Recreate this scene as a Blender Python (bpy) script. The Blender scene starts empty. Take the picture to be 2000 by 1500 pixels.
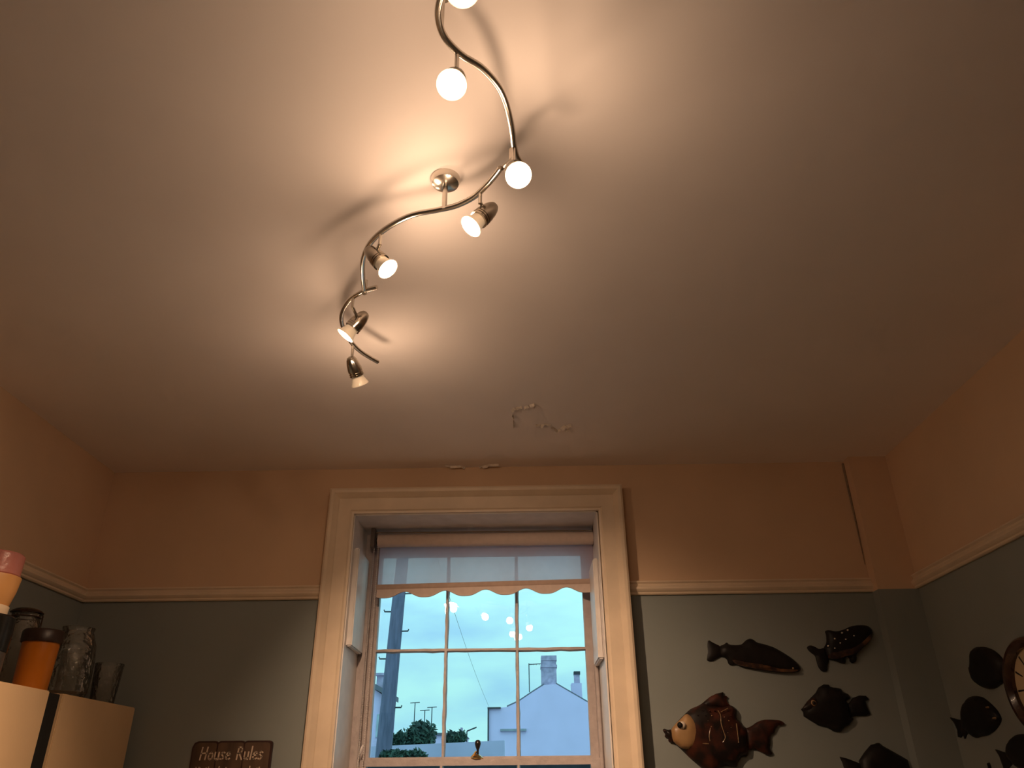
import bpy, bmesh, math, random
from mathutils import Vector, Matrix
from mathutils.geometry import delaunay_2d_cdt

random.seed(7)
S = bpy.context.scene
COL = S.collection

# ------------------------------------------------------------------ camera
EYE = 1.45
FPX, PITCH, YAW, ROLL = 1491.66, 0.48355, -0.01215, -0.01059
def cam_axes():
    cp, sp, cy, sy = math.cos(PITCH), math.sin(PITCH), math.cos(YAW), math.sin(YAW)
    f = Vector((cp*sy, cp*cy, sp)); r = Vector((cy, -sy, 0)); u = r.cross(f)
    cr, sr = math.cos(ROLL), math.sin(ROLL)
    return cr*r + sr*u, -sr*r + cr*u, f
CR, CU, CF = cam_axes()
cam_d = bpy.data.cameras.new('camera'); cam = bpy.data.objects.new('camera', cam_d); COL.objects.link(cam)
m = Matrix((CR, CU, -CF)).transposed().to_4x4(); m.translation = Vector((0, 0, EYE)); cam.matrix_world = m
cam_d.sensor_fit = 'HORIZONTAL'; cam_d.sensor_width = 36.0; cam_d.lens = FPX/2000*36.0
cam_d.clip_start = 0.02; cam_d.clip_end = 500
S.camera = cam

# ------------------------------------------------------------------ sky (blue dusk, soft cloud)
W = bpy.data.worlds.new('dusk_sky'); S.world = W; W.use_nodes = True
SKY_STRENGTH = 1.0
def build_sky():
    nt = W.node_tree; N = nt.nodes; Lk = nt.links; N.clear()
    out = N.new('ShaderNodeOutputWorld'); bg = N.new('ShaderNodeBackground')
    tc = N.new('ShaderNodeTexCoord'); mp = N.new('ShaderNodeMapping'); mp.inputs['Scale'].default_value = (2.2, 2.2, 6.5)
    nz = N.new('ShaderNodeTexNoise'); nz.inputs['Scale'].default_value = 2.2; nz.inputs['Detail'].default_value = 5
    cr = N.new('ShaderNodeValToRGB')
    e = cr.color_ramp.elements
    e[0].position = .36; e[0].color = (.33, .72, .95, 1); e[1].position = .60; e[1].color = (.46, .98, .99, 1)
    sx = N.new('ShaderNodeSeparateXYZ'); mr = N.new('ShaderNodeMapRange')
    mr.inputs['From Min'].default_value = .10; mr.inputs['From Max'].default_value = .95
    mr.inputs['To Min'].default_value = 1.0; mr.inputs['To Max'].default_value = 2.0
    mul = N.new('ShaderNodeVectorMath'); mul.operation = 'SCALE'
    Lk.new(tc.outputs['Generated'], mp.inputs['Vector']); Lk.new(mp.outputs[0], nz.inputs['Vector']); Lk.new(nz.outputs['Fac'], cr.inputs[0])
    Lk.new(tc.outputs['Generated'], sx.inputs[0]); Lk.new(sx.outputs['Z'], mr.inputs['Value'])
    Lk.new(cr.outputs[0], mul.inputs[0]); Lk.new(mr.outputs[0], mul.inputs['Scale'])
    Lk.new(mul.outputs[0], bg.inputs['Color']); bg.inputs['Strength'].default_value = SKY_STRENGTH
    Lk.new(bg.outputs[0], out.inputs[0])
build_sky()

S.view_settings.view_transform = 'Standard'; S.view_settings.look = 'None'
S.view_settings.exposure = 0.0; S.view_settings.gamma = 1.0; S.view_settings.use_curve_mapping = False
S.cycles.use_adaptive_sampling = True; S.cycles.adaptive_threshold = .06; S.cycles.adaptive_min_samples = 20
S.cycles.max_bounces = 8; S.cycles.diffuse_bounces = 5; S.cycles.glossy_bounces = 4; S.cycles.transmission_bounces = 6
LAMP_COL = (1.0, .66, .42)
DISC = 36.0        # radiance of the lit front glass

# ------------------------------------------------------------------ helpers
def ray(px, py): return CF + (px-1000)/FPX*CR + (750-py)/FPX*CU
def at_y(px, py, Y): r = ray(px, py); return r*(Y/r.y) + Vector((0, 0, EYE))
def at_x(px, py, X): r = ray(px, py); return r*(X/r.x) + Vector((0, 0, EYE))
def at_z(px, py, Z): r = ray(px, py); return r*((Z-EYE)/r.z) + Vector((0, 0, EYE))

MATS = {}
def mat(name, col, rough=.6, metal=0, var=0.0, vscale=6, bump=0.0, bscale=40, col2=None, spec=.5, emit=None, es=0, coat=0, stretch=None, lo=.35, hi=.65):
    if name in MATS: return MATS[name]
    M = bpy.data.materials.new(name); M.use_nodes = True; nt = M.node_tree; N = nt.nodes; L = nt.links
    b = N['Principled BSDF']
    b.inputs['Base Color'].default_value = (*col, 1); b.inputs['Roughness'].default_value = rough
    b.inputs['Metallic'].default_value = metal; b.inputs['Specular IOR Level'].default_value = spec
    b.inputs['Coat Weight'].default_value = coat
    if emit: b.inputs['Emission Color'].default_value = (*emit, 1); b.inputs['Emission Strength'].default_value = es
    tc = N.new('ShaderNodeTexCoord'); src = tc.outputs['Object']
    if stretch:
        mp = N.new('ShaderNodeMapping'); mp.inputs['Scale'].default_value = stretch; L.new(src, mp.inputs[0]); src = mp.outputs[0]
    if var or col2:
        nz = N.new('ShaderNodeTexNoise'); nz.inputs['Scale'].default_value = vscale; nz.inputs['Detail'].default_value = 6
        L.new(src, nz.inputs['Vector'])
        r = N.new('ShaderNodeValToRGB'); e = r.color_ramp.elements
        c2 = col2 or tuple(c*(1-var) for c in col)
        e[0].position = lo; e[0].color = (*c2, 1); e[1].position = hi; e[1].color = (*col, 1)
        L.new(nz.outputs['Fac'], r.inputs[0]); L.new(r.outputs[0], b.inputs['Base Color'])
    if bump:
        n2 = N.new('ShaderNodeTexNoise'); n2.inputs['Scale'].default_value = bscale; n2.inputs['Detail'].default_value = 4
        L.new(src, n2.inputs['Vector'])
        bp = N.new('ShaderNodeBump'); bp.inputs['Strength'].default_value = bump; bp.inputs['Distance'].default_value = .01
        L.new(n2.outputs['Fac'], bp.inputs['Height']); L.new(bp.outputs[0], b.inputs['Normal'])
    MATS[name] = M; return M

def glass_mat(name, tint=(1, 1, 1), rough=.0, bump=0, bscale=60, trans=1.0, cloud=0):
    # thin clear glass: transparent with a fresnel mirror coat
    if name in MATS: return MATS[name]
    M = bpy.data.materials.new(name); M.use_nodes = True; nt = M.node_tree; N = nt.nodes; L = nt.links; N.clear()
    o = N.new('ShaderNodeOutputMaterial'); mx = N.new('ShaderNodeMixShader'); tr = N.new('ShaderNodeBsdfTransparent')
    gl = N.new('ShaderNodeBsdfGlossy'); fr = N.new('ShaderNodeFresnel')
    tr.inputs[0].default_value = (*[t*trans for t in tint], 1); gl.inputs['Roughness'].default_value = rough
    fr.inputs['IOR'].default_value = 1.5
    L.new(fr.outputs[0], mx.inputs[0]); L.new(tr.outputs[0], mx.inputs[1]); L.new(gl.outputs[0], mx.inputs[2]); L.new(mx.outputs[0], o.inputs[0])
    if cloud:
        df = N.new('ShaderNodeBsdfDiffuse'); df.inputs[0].default_value = (.7, .68, .62, 1); m2 = N.new('ShaderNodeMixShader'); m2.inputs[0].default_value = cloud
        L.new(mx.outputs[0], m2.inputs[1]); L.new(df.outputs[0], m2.inputs[2]); L.new(m2.outputs[0], o.inputs[0])
    if bump:
        tc = N.new('ShaderNodeTexCoord'); nz = N.new('ShaderNodeTexNoise'); nz.inputs['Scale'].default_value = bscale
        bp = N.new('ShaderNodeBump'); bp.inputs['Strength'].default_value = bump; bp.inputs['Distance'].default_value = .01
        L.new(tc.outputs['Object'], nz.inputs['Vector']); L.new(nz.outputs['Fac'], bp.inputs['Height'])
        L.new(bp.outputs[0], gl.inputs['Normal']); L.new(bp.outputs[0], fr.inputs['Normal'])
    MATS[name] = M; return M

def fabric_mat(name, col, transl=.5, sheer=.12):
    M = bpy.data.materials.new(name); M.use_nodes = True; nt = M.node_tree; N = nt.nodes; L = nt.links; N.clear()
    o = N.new('ShaderNodeOutputMaterial'); d = N.new('ShaderNodeBsdfDiffuse'); t = N.new('ShaderNodeBsdfTranslucent'); tr = N.new('ShaderNodeBsdfTransparent')
    m1 = N.new('ShaderNodeMixShader'); m2 = N.new('ShaderNodeMixShader')
    tc = N.new('ShaderNodeTexCoord'); nz = N.new('ShaderNodeTexNoise'); nz.inputs['Scale'].default_value = 25
    r = N.new('ShaderNodeValToRGB'); e = r.color_ramp.elements
    e[0].color = (*[c*.9 for c in col], 1); e[1].color = (*col, 1)
    L.new(tc.outputs['Object'], nz.inputs['Vector']); L.new(nz.outputs['Fac'], r.inputs[0])
    L.new(r.outputs[0], d.inputs[0]); L.new(r.outputs[0], t.inputs[0])
    tr.inputs[0].default_value = (1, .80, .86, 1); m1.inputs[0].default_value = transl; m2.inputs[0].default_value = sheer
    L.new(d.outputs[0], m1.inputs[1]); L.new(t.outputs[0], m1.inputs[2]); L.new(m1.outputs[0], m2.inputs[1]); L.new(tr.outputs[0], m2.inputs[2]); L.new(m2.outputs[0], o.inputs[0])
    return M

class MB:
    def __init__(s): s.v = []; s.f = []; s.mi = []; s.cur = 0
    def add(s, vs, fs):
        o = len(s.v); s.v += [tuple(v) for v in vs]; s.f += [tuple(i+o for i in f) for f in fs]; s.mi += [s.cur]*len(fs); return s
    def box(s, a, b, bev=0):
        x0, y0, z0 = a; x1, y1, z1 = b
        if bev:
            bm = bmesh.new(); bmesh.ops.create_cube(bm, size=1)
            for v in bm.verts: v.co = Vector(((x0+x1)/2+v.co.x*(x1-x0), (y0+y1)/2+v.co.y*(y1-y0), (z0+z1)/2+v.co.z*(z1-z0)))
            bmesh.ops.bevel(bm, geom=bm.edges[:], offset=bev, segments=2, affect='EDGES')
            bm.verts.index_update()
            s.add([v.co for v in bm.verts], [[v.index for v in f.verts] for f in bm.faces]); bm.free(); return s
        return s.add([(x0,y0,z0),(x1,y0,z0),(x1,y1,z0),(x0,y1,z0),(x0,y0,z1),(x1,y0,z1),(x1,y1,z1),(x0,y1,z1)],
                     [(0,3,2,1),(4,5,6,7),(0,1,5,4),(1,2,6,5),(2,3,7,6),(3,0,4,7)])
    def tube(s, pts, r, n=10, cap=True):
        pts = [Vector(p) for p in pts]; rs = r if isinstance(r, (list, tuple)) else [r]*len(pts)
        vs = []; fs = []; prev = None
        for i, p in enumerate(pts):
            t = (pts[min(i+1, len(pts)-1)] - pts[max(i-1, 0)]).normalized()
            if prev is None:
                h = Vector((0, 0, 1)) if abs(t.z) < .9 else Vector((1, 0, 0)); u = t.cross(h).normalized()
            else: u = (prev - t*prev.dot(t)).normalized()
            prev = u; w = t.cross(u)
            for k in range(n):
                a = 2*math.pi*k/n; vs.append(p + (u*math.cos(a) + w*math.sin(a))*rs[i])
        for i in range(len(pts)-1):
            for k in range(n): fs.append((i*n+k, i*n+(k+1) % n, (i+1)*n+(k+1) % n, (i+1)*n+k))
        if cap: fs.append(tuple(range(n-1, -1, -1))); fs.append(tuple((len(pts)-1)*n+k for k in range(n)))
        return s.add(vs, fs)
    def lathe(s, prof, n=28, M=None, ripple=0, lobes=0):
        # prof: list of (r, z) revolved about local z; M places it
        vs = []; fs = []; M = M or Matrix()
        for (r, z) in prof:
            for k in range(n):
                a = 2*math.pi*k/n; rr = r*(1+ripple*math.cos(lobes*a)) if ripple else r
                vs.append(M @ Vector((rr*math.cos(a), rr*math.sin(a), z)))
        for i in range(len(prof)-1):
            for k in range(n): fs.append((i*n+k, i*n+(k+1) % n, (i+1)*n+(k+1) % n, (i+1)*n+k))
        if prof[0][0] > 1e-6: fs.append(tuple(range(n-1, -1, -1)))
        if prof[-1][0] > 1e-6 and prof[-1] != prof[0]: fs.append(tuple((len(prof)-1)*n+k for k in range(n)))
        return s.add(vs, fs)
    def prism(s, poly, vec):
        # planar polygon (3d points) extruded by vec
        n = len(poly); vec = Vector(vec); vs = [Vector(p) for p in poly] + [Vector(p)+vec for p in poly]
        return s.add(vs, [tuple(range(n-1, -1, -1)), tuple(range(n, 2*n))] + [(i, (i+1) % n, n+(i+1) % n, n+i) for i in range(n)])
    def build(s, name, mats, parent=None, smooth=False, angle=40):
        me = bpy.data.meshes.new(name); me.from_pydata(s.v, [], s.f)
        if not isinstance(mats, (list, tuple)): mats = [mats]
        for q in mats: me.materials.append(q)
        me.polygons.foreach_set('material_index', s.mi)
        bm = bmesh.new(); bm.from_mesh(me); bmesh.ops.recalc_face_normals(bm, faces=bm.faces[:]); bm.to_mesh(me); bm.free()
        if smooth:
            me.polygons.foreach_set('use_smooth', [True]*len(me.polygons))
            me.set_sharp_from_angle(angle=math.radians(angle))
        me.update()
        o = bpy.data.objects.new(name, me); COL.objects.link(o)
        if parent:
            o.parent = parent
            o.matrix_parent_inverse = parent.matrix_world.inverted() if parent.type != 'EMPTY' else Matrix.Translation(-parent.location)
        return o

def thing(name, label, cat, loc, group=None):
    o = bpy.data.objects.new(name, None); COL.objects.link(o); o.location = loc; o.empty_display_size = .1
    o['label'] = label; o['category'] = cat
    if group: o['group'] = group
    return o
def tag(o, label, cat, group=None):
    o['label'] = label; o['category'] = cat
    if group: o['group'] = group
    return o
def struct(o): o['kind'] = 'structure'; return o
def catmull(pts, k=6):
    P = [Vector(p) for p in pts]; P = [2*P[0]-P[1]] + P + [2*P[-1]-P[-2]]; out = []
    for i in range(1, len(P)-2):
        for j in range(k):
            t = j/k; a, b, c, d = P[i-1:i+3]
            out.append(.5*((2*b) + (c-a)*t + (2*a-5*b+4*c-d)*t*t + (3*b-a-3*c+d)*t**3))
    out.append(P[-2]); return out

# ------------------------------------------------------------------ materials
m_ceil = mat('ceiling_paint', (.86, .79, .76), .9, var=.06, vscale=1.6, bump=.12, bscale=9)
m_upper = mat('cream_wall_paint', (.66, .46, .305), .85, var=.10, vscale=2.2, bump=.12, bscale=14)
m_lower = mat('teal_wall_paint', (.232, .256, .246), .75, var=.08, vscale=2.5, bump=.1, bscale=18)
m_trim = mat('cream_gloss_paint', (.72, .58, .43), .35, var=.10, vscale=9, bump=.06, bscale=30)
m_white = mat('old_white_gloss_paint', (.72, .68, .66), .4, var=.12, vscale=14, bump=.1, bscale=45)
m_sash = mat('sash_paint', (.46, .40, .39), .45, var=.18, vscale=22, bump=.2, bscale=60)
m_floor = mat('floor_boards', (.46, .33, .21), .5, var=.25, vscale=5, stretch=(1, 8, 1))
m_glass = glass_mat('window_glass')
m_chrome = mat('satin_nickel', (.62, .58, .52), .22, metal=1, var=.05, vscale=60)
m_brass = mat('brass', (.75, .48, .18), .3, metal=1, var=.1, vscale=50)
m_black = mat('black_knob', (.015, .013, .012), .3, var=.2)

# ------------------------------------------------------------------ room shell
XL, XR, YB, YF, ZC, ZR = -1.833, 1.595, 3.2, -2.2, 2.712, 2.137
T = .36
OX0, OX1, OZ0, OZ1 = -.730, .325, .62, 2.498     # window opening
struct(MB().box((XL-.2, YF-.2, -.15), (XR+.2, YB+T, 0)).build('floor', m_floor))
ceil = struct(MB().box((XL-.2, YF-.2, ZC), (XR+.2, YB+T, ZC+.15)).build('ceiling', m_ceil))
def wall(name, boxes):
    b = MB()
    for (a, c) in boxes:
        if a[2] < ZR < c[2]:
            b.cur = 1; b.box(a, (c[0], c[1], ZR)); b.cur = 0; b.box((a[0], a[1], ZR), c)
        else:
            b.cur = 0 if a[2] >= ZR else 1; b.box(a, c)
    return struct(b.build(name, [m_upper, m_lower]))
wall('wall_back', [((XL-.2, YB, 0), (OX0, YB+T, ZC)), ((OX1, YB, 0), (XR+.2, YB+T, ZC)),
                   ((OX0, YB, 0), (OX1, YB+T, OZ0)), ((OX0, YB, OZ1), (OX1, YB+T, ZC))])
wall('wall_left', [((XL-.2, YF, 0), (XL, YB, ZC))])
wall('wall_right', [((XR, YF, 0), (XR+.2, YB, ZC))])
wall('wall_front', [((XL-.2, YF-.2, 0), (XR+.2, YF, ZC))])
# boxed-in pipe in the right corner
BX, BY = 1.432, 3.142
wall('wall_pipe_boxing', [((BX, BY, 0), (XR, YB, ZC))])
b = MB(); b.tube([(BX-.004, YB-.004, ZC-.01), (BX-.004, YB-.004, 2.5), (BX-.006, YB-.004, 2.25)], [.005, .004, .001], 6)
# (a crack of perished filler down the boxing edge)
o = b.build('perished_filler', mat('perished_filler', (.30, .21, .14), .9, var=.3, vscale=80)); o.parent = bpy.data.objects['wall_pipe_boxing']

# picture rail: moulded profile (out, up) swept along each wall
RAIL = [(0, 0), (.010, 0), (.014, .004), (.014, .010), (.020, .014), (.024, .022), (.022, .030), (.014, .036), (.012, .044), (.018, .050), (.016, .056), (0, .058)]
def rail(name, p0, p1, out):
    b = MB(); p0, p1, out = Vector(p0), Vector(p1), Vector(out)
    b.prism([p0 + out*u + Vector((0, 0, v)) for u, v in RAIL], p1-p0)
    return struct(b.build(name, m_trim, smooth=True, angle=35))
AX0, AX1, AZ = -.832, .432, 2.600     # outer edge of architrave
rail('trim_1', (XL, YB, ZR), (AX0, YB, ZR), (0, -1, 0))
rail('trim_2', (AX1, YB, ZR), (BX, YB, ZR), (0, -1, 0))
rail('trim_3', (XL, YF, ZR), (XL, YB, ZR), (1, 0, 0))
rail('trim_4', (XR, YF, ZR), (XR, BY+.0, ZR), (-1, 0, 0))
# skirting
for nm, a, c in (('baseboard_left', (XL, YF, 0), (XL+.02, YB, .15)), ('baseboard_right', (XR-.02, YF, 0), (XR, BY, .15)),
                 ('baseboard_back', (XL+.02, YB-.02, 0), (BX, YB, .15)), ('baseboard_front', (XL+.02, YF, 0), (XR-.02, YF+.02, .15))):
    struct(MB().box(a, c, .004).build(nm, m_trim))

# architrave: moulded casing mitred round the opening; profile (distance from outer edge, projection)
CAS = [(0, 0), (0, .062), (.008, .066), (.020, .064), (.028, .054), (.036, .048), (.040, .040), (.052, .038), (.090, .036), (.096, .030), (.104, .028), (.104, 0)]
def casing():
    b = MB(); vs = []; n = len(CAS)
    path = [(AX0, .55, 1, 0), (AX0, AZ, 1, -1), (AX1, AZ, -1, -1), (AX1, .55, -1, 0)]
    for (x, z, sx, sz) in path:
        for d, pr in CAS: vs.append((x+sx*d, YB-pr, z+sz*d))
    fs = []
    for i in range(3):
        for k in range(n-1): fs.append((i*n+k, i*n+k+1, (i+1)*n+k+1, (i+1)*n+k))
    fs.append(tuple(range(n))); fs.append(tuple(3*n+k for k in range(n)))
    b.add(vs, fs)
    return struct(b.build('trim_5', m_trim, smooth=True, angle=30))
casing()
# blistered paint on the ceiling
m_flake = mat('peeling_paint', (.80, .70, .60), .8, var=.25, vscale=60)
m_bare = mat('bare_plaster', (.52, .40, .30), .95, var=.3, vscale=90)
def flakes(pix, w=.009):
    w *= 1.35
    P = [at_z(x, y, ZC) for x, y in pix]
    for i in range(len(P)-1):
        a, c = P[i], P[i+1]; d = (c-a); L = d.length; d.normalize(); nrm = Vector((-d.y, d.x, 0))
        ww = w*random.uniform(.5, 1.3); lift = random.uniform(.007, .015)
        b = MB(); q = []
        for t in (0, .33, .66, 1.0):
            p = a + d*L*t; j = random.uniform(-.3, .3)*ww
            q += [p - nrm*ww*.5 + nrm*j - Vector((0, 0, .0006)), p + nrm*ww*.5*random.uniform(.4, 1.2) + nrm*j - Vector((0, 0, lift*random.uniform(.4, 1)))]
        top = [v - Vector((0, 0, .0015)) for v in q]
        fs = []
        for t in range(3): fs += [(2*t, 2*t+1, 2*t+3, 2*t+2), (8+2*t, 8+2*t+2, 8+2*t+3, 8+2*t+1), (2*t, 2*t+2, 8+2*t+2, 8+2*t), (2*t+1, 8+2*t+1, 8+2*t+3, 2*t+3)]
        b.add(q+top, fs); b.build('paint_flake', m_flake, ceil)
flakes([(1000, 803), (1008, 797), (1020, 794)], .012); flakes([(1023, 796), (1032, 792)], .008); flakes([(1035, 791), (1044, 788), (1043, 797)], .004)
flakes([(1001, 808), (1003, 815)], .005); flakes([(1003, 820), (1004, 833)], .004)
flakes([(1046, 829), (1056, 831), (1063, 827), (1075, 829)], .006); flakes([(1078, 833), (1088, 841), (1094, 838)], .007); flakes([(1096, 836), (1106, 831), (1116, 829)], .011); flakes([(1104, 840), (1112, 837)], .004)
flakes([(936, 911), (944, 910), (955, 907), (974, 906)], .005); flakes([(868, 908), (880, 910), (900, 909), (908, 912)], .003)

# ------------------------------------------------------------------ window
win = bpy.data.objects.new('window_1', None); COL.objects.link(win); win.location = (-.2, YB+.2, OZ0); struct(win)
def wpart(b, name, m, par=None, **k): return b.build(name, m, par or win, **k)
YI = 3.47      # inner face of the sash box
b = MB()
b.box((OX0, YI, OZ0), (-.690, YB+T, OZ1)); b.box((.300, YI, OZ0), (OX1, YB+T, OZ1)); b.box((-.690, YI, 2.44), (.300, YB+T, OZ1))
wpart(b, 'box_frame', m_sash)
b = MB(); b.box((-.705, YI-.012, OZ0), (-.690, YI, 2.46), .003); wpart(b, 'staff_bead', m_sash)
b = MB(); b.box((.300, YI-.012, OZ0), (.314, YI, 2.46), .003); wpart(b, 'staff_bead', m_sash)
b = MB(); b.box((OX0-.02, YB-.05, OZ0-.03), (OX1+.02, YI, OZ0), .008); wpart(b, 'window_board', m_trim)
# reveal linings and the boxed panels on the upper half of each reveal
b = MB(); b.box((OX0, YB-.01, OZ0), (OX0+.006, YI, OZ1)); wpart(b, 'reveal_lining', m_white)
b = MB(); b.box((OX1-.006, YB-.01, OZ0), (OX1, YI, OZ1)); wpart(b, 'reveal_lining', m_white)
b = MB(); b.box((OX0, YB-.01, OZ1-.006), (OX1, YI, OZ1)); wpart(b, 'soffit_lining', m_white)
b = MB(); b.box((OX0+.006, YB+.02, 1.955), (OX0+.030, YI-.025, 2.36), .005); wpart(b, 'shutter_panel', m_white)
b = MB(); b.box((OX1-.030, YB+.02, 1.895), (OX1-.006, YI-.025, 2.30), .005); wpart(b, 'shutter_panel', m_white)
MX = [-.347, -.032]
def rough_bar(p0, p1, half, depth, axis):
    # glazing bar with an uneven, over-painted edge
    b = MB(); n = 26; vs = []
    for i in range(n+1):
        t = i/n; p = Vector(p0).lerp(Vector(p1), t)
        hl = half*random.uniform(.82, 1.2); hr = half*random.uniform(.82, 1.2)
        u = Vector((1, 0, 0)) if axis == 'z' else Vector((0, 0, 1))
        vs += [p-u*hl, p-u*hl*.55-Vector((0, depth, 0)), p+u*hr*.55-Vector((0, depth, 0)), p+u*hr]
    fs = [(0, 1, 2, 3), (4*n, 4*n+3, 4*n+2, 4*n+1)]
    for i in range(n):
        for k in range(4): fs.append((4*i+k, 4*i+(k+1) % 4, 4*i+4+(k+1) % 4, 4*i+4+k))
    return b.add(vs, fs)
def sash(name, y0, y1, gx0, gx1, gz0, gz1, zmid, z0, z1):
    b = MB()
    b.box((-.690, y0, z0), (gx0, y1, z1)); b.box((gx1, y0, z0), (.300, y1, z1))
    b.box((gx0, y0, z0), (gx1, y1, gz0)); b.box((gx0, y0, gz1), (gx1, y1, z1))
    s = wpart(b, name, m_sash)
    yg = y1-.012
    for x in MX: wpart(rough_bar((x, yg, gz0), (x, yg, gz1), .0085, yg-y0, 'z'), 'glazing_bar', m_sash, s)
    wpart(rough_bar((gx0, yg-.001, zmid), (gx1, yg-.001, zmid), .0085, yg-y0-.002, 'x'), 'glazing_bar', m_sash, s)
    xs = [gx0]+MX+[gx1]; zs = [gz0, zmid, gz1]
    k = 0
    for i in range(3):
        for j in range(2):
            b = MB(); t = [.003, -.002, .0025, .001, -.003, .002][k]; k += 1
            x0, x1, za, zb = xs[i], xs[i+1], zs[j], zs[j+1]
            # old hand-made glass never sits quite square
            b.add([(x0, yg+t, za), (x1, yg, za), (x1, yg-t*.6, zb), (x0, yg+t*.4, zb), (x0, yg+t+.003, za), (x1, yg+.003, za), (x1, yg-t*.6+.003, zb), (x0, yg+t*.4+.003, zb)],
                  [(0,1,2,3), (7,6,5,4), (0,4,5,1), (1,5,6,2), (2,6,7,3), (3,7,4,0)])
            wpart(b, 'pane', m_glass, s)
    return s
sash('upper_sash', 3.515, 3.555, -.655, .268, 1.556, 2.40, 1.980, 1.530, 2.44)
sash('lower_sash', 3.472, 3.512, -.655, .262, .70, 1.522, 1.10, .62, 1.546)
# sash fastener on the meeting rail
fx = at_y(932, 1480, 3.49).x
b = MB(); b.lathe([(.0, 0), (.026, 0), (.026, .004), (.020, .009), (.012, .014), (.006, .018), (0, .018)], 20, Matrix.Translation((fx, 3.490, 1.546)))
b.tube([(fx-.024, 3.49, 1.550), (fx-.012, 3.49, 1.562), (fx-.004, 3.49, 1.575)], [.005, .006, .004], 8)
fast = wpart(b, 'sash_fastener', m_brass, smooth=True)
b = MB(); b.lathe([(.0045, 1.562), (.005, 1.580), (.009, 1.590), (.0125, 1.602), (.011, 1.612), (.006, 1.617), (0, 1.618)], 16, Matrix.Translation((fx+.002, 3.490, 0)))
wpart(b, 'knob', m_black, fast, smooth=True)['label'] = 'black round knob of the fastener'
# sash horn catch low on the left stile
b = MB(); b.tube(catmull([(-.684, 3.470, 1.50), (-.684, 3.452, 1.54), (-.675, 3.448, 1.585), (-.670, 3.462, 1.60)]), .004, 8); wpart(b, 'cord_hook', m_white, smooth=True)

# ------------------------------------------------------------------ roller blind
bl = thing('roller_blind', 'cream roller blind with scalloped edge, half raised in the window', 'blind', (-.17, 3.42, 2.2))
m_blind = fabric_mat('blind_fabric', (.97, .80, .86), .80, .12)
m_blind2 = mat('blind_hem_fabric', (.62, .50, .44), .85, var=.08, vscale=40)
BL0, BL1, BYY = -.652, .318, 3.398
Mx = Matrix.Translation((0, BYY, 2.438)) @ Matrix.Rotation(math.pi/2, 4, 'Y')
b = MB(); b.lathe([(.029, BL0-.005), (.029, BL1)], 28, Mx); b.build('roll', m_blind2, bl, smooth=True)
b = MB(); b.tube([(BL0-.02, BYY-.010, 2.474), (BL1+.004, BYY-.010, 2.471)], .003, 8); b.build('top_rod', m_chrome, bl, smooth=True)
for x0, x1 in ((BL0-.036, BL0-.018), (BL1+.001, BL1+.005)):
    b = MB(); b.box((x0, BYY-.028, 2.405), (x1, BYY+.04, 2.492), .001); b.build('bracket', mat('dark_bracket', (.10, .07, .055), .5, var=.2), bl)
b = MB(); b.lathe([(0, BL0-.012), (.016, BL0-.012), (.018, BL0-.008), (.018, BL0-.004), (0, BL0-.004)], 16, Mx); b.build('chain_wheel', m_chrome, bl, smooth=True)
def zhem(x): return 2.243 + (x-BL0)/(BL1-BL0)*.014
yb = BYY+.030
b = MB(); n = 12
vs = []
for i in range(n+1):
    x = BL0 + (BL1-BL0)*i/n
    vs += [(x, yb-.001, 2.438), (x, yb+.001, zhem(x))]
b.add(vs, [(2*i, 2*i+2, 2*i+3, 2*i+1) for i in range(n)]); b.build('fabric', m_blind, bl, smooth=True)
b = MB(); vs = []; n = 2
b.prism([(BL0-.004, yb-.007, zhem(BL0)+.004), (BL0-.004, yb-.009, zhem(BL0)-.012), (BL0-.004, yb-.004, zhem(BL0)-.022), (BL0-.004, yb+.006, zhem(BL0)-.022), (BL0-.004, yb+.006, zhem(BL0)+.004)], (BL1-BL0+.006, 0, .014))
b.build('hem_bar', mat('shaded_hem_pocket', (.46, .34, .28), .85, var=.1, vscale=40), bl)  # darker brown paints in the shade where the bar blocks light
# scalloped valance
b = MB(); n = 110; vs = []
SC = (BL1-BL0)/5.2
for i in range(n+1):
    x = BL0 + (BL1-BL0)*i/n; u = (((x-BL0)/(BL1-BL0)-.128)/.185) % 1.0
    drop = .026*(1-abs(math.cos(math.pi*u))**3)
    zt, zb = zhem(x)-.018, zhem(x)-.030-drop
    for yy in (yb-.006, yb+.002): vs += [(x, yy, zt), (x, yy-.002, zb)]
fs = []
for i in range(n):
    a = 4*i; c = a+4
    fs += [(a, c, c+1, a+1), (a+2, a+3, c+3, c+2), (a+1, c+1, c+3, a+3), (a, a+2, c+2, c)]
fs += [(0, 1, 3, 2), (4*n, 4*n+2, 4*n+3, 4*n+1)]
b.add(vs, fs); b.build('scalloped_edge', m_blind2, bl)
b = MB()   # bead chain, one loop
chain = []
for dx in (-.008, .010):
    z = 2.45
    while z > .95:
        chain.append((BL0-.012+dx-.0, BYY-.004, z)); z -= .0085
for p in chain:
    r = .0027; b.add([(p[0]+r, p[1], p[2]), (p[0], p[1]+r, p[2]), (p[0]-r, p[1], p[2]), (p[0], p[1]-r, p[2]), (p[0], p[1], p[2]+r*1.3), (p[0], p[1], p[2]-r*1.3)],
                     [(0,1,4), (1,2,4), (2,3,4), (3,0,4), (1,0,5), (2,1,5), (3,2,5), (0,3,5)])
for dx in (-.008, .010): b.tube([(BL0-.012+dx, BYY-.004, 2.45), (BL0-.012+dx, BYY-.004, .95)], .0008, 5)
b.build('bead_chain', mat('chain_beads', (.62, .58, .56), .4, var=.1), bl, smooth=True)

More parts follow.
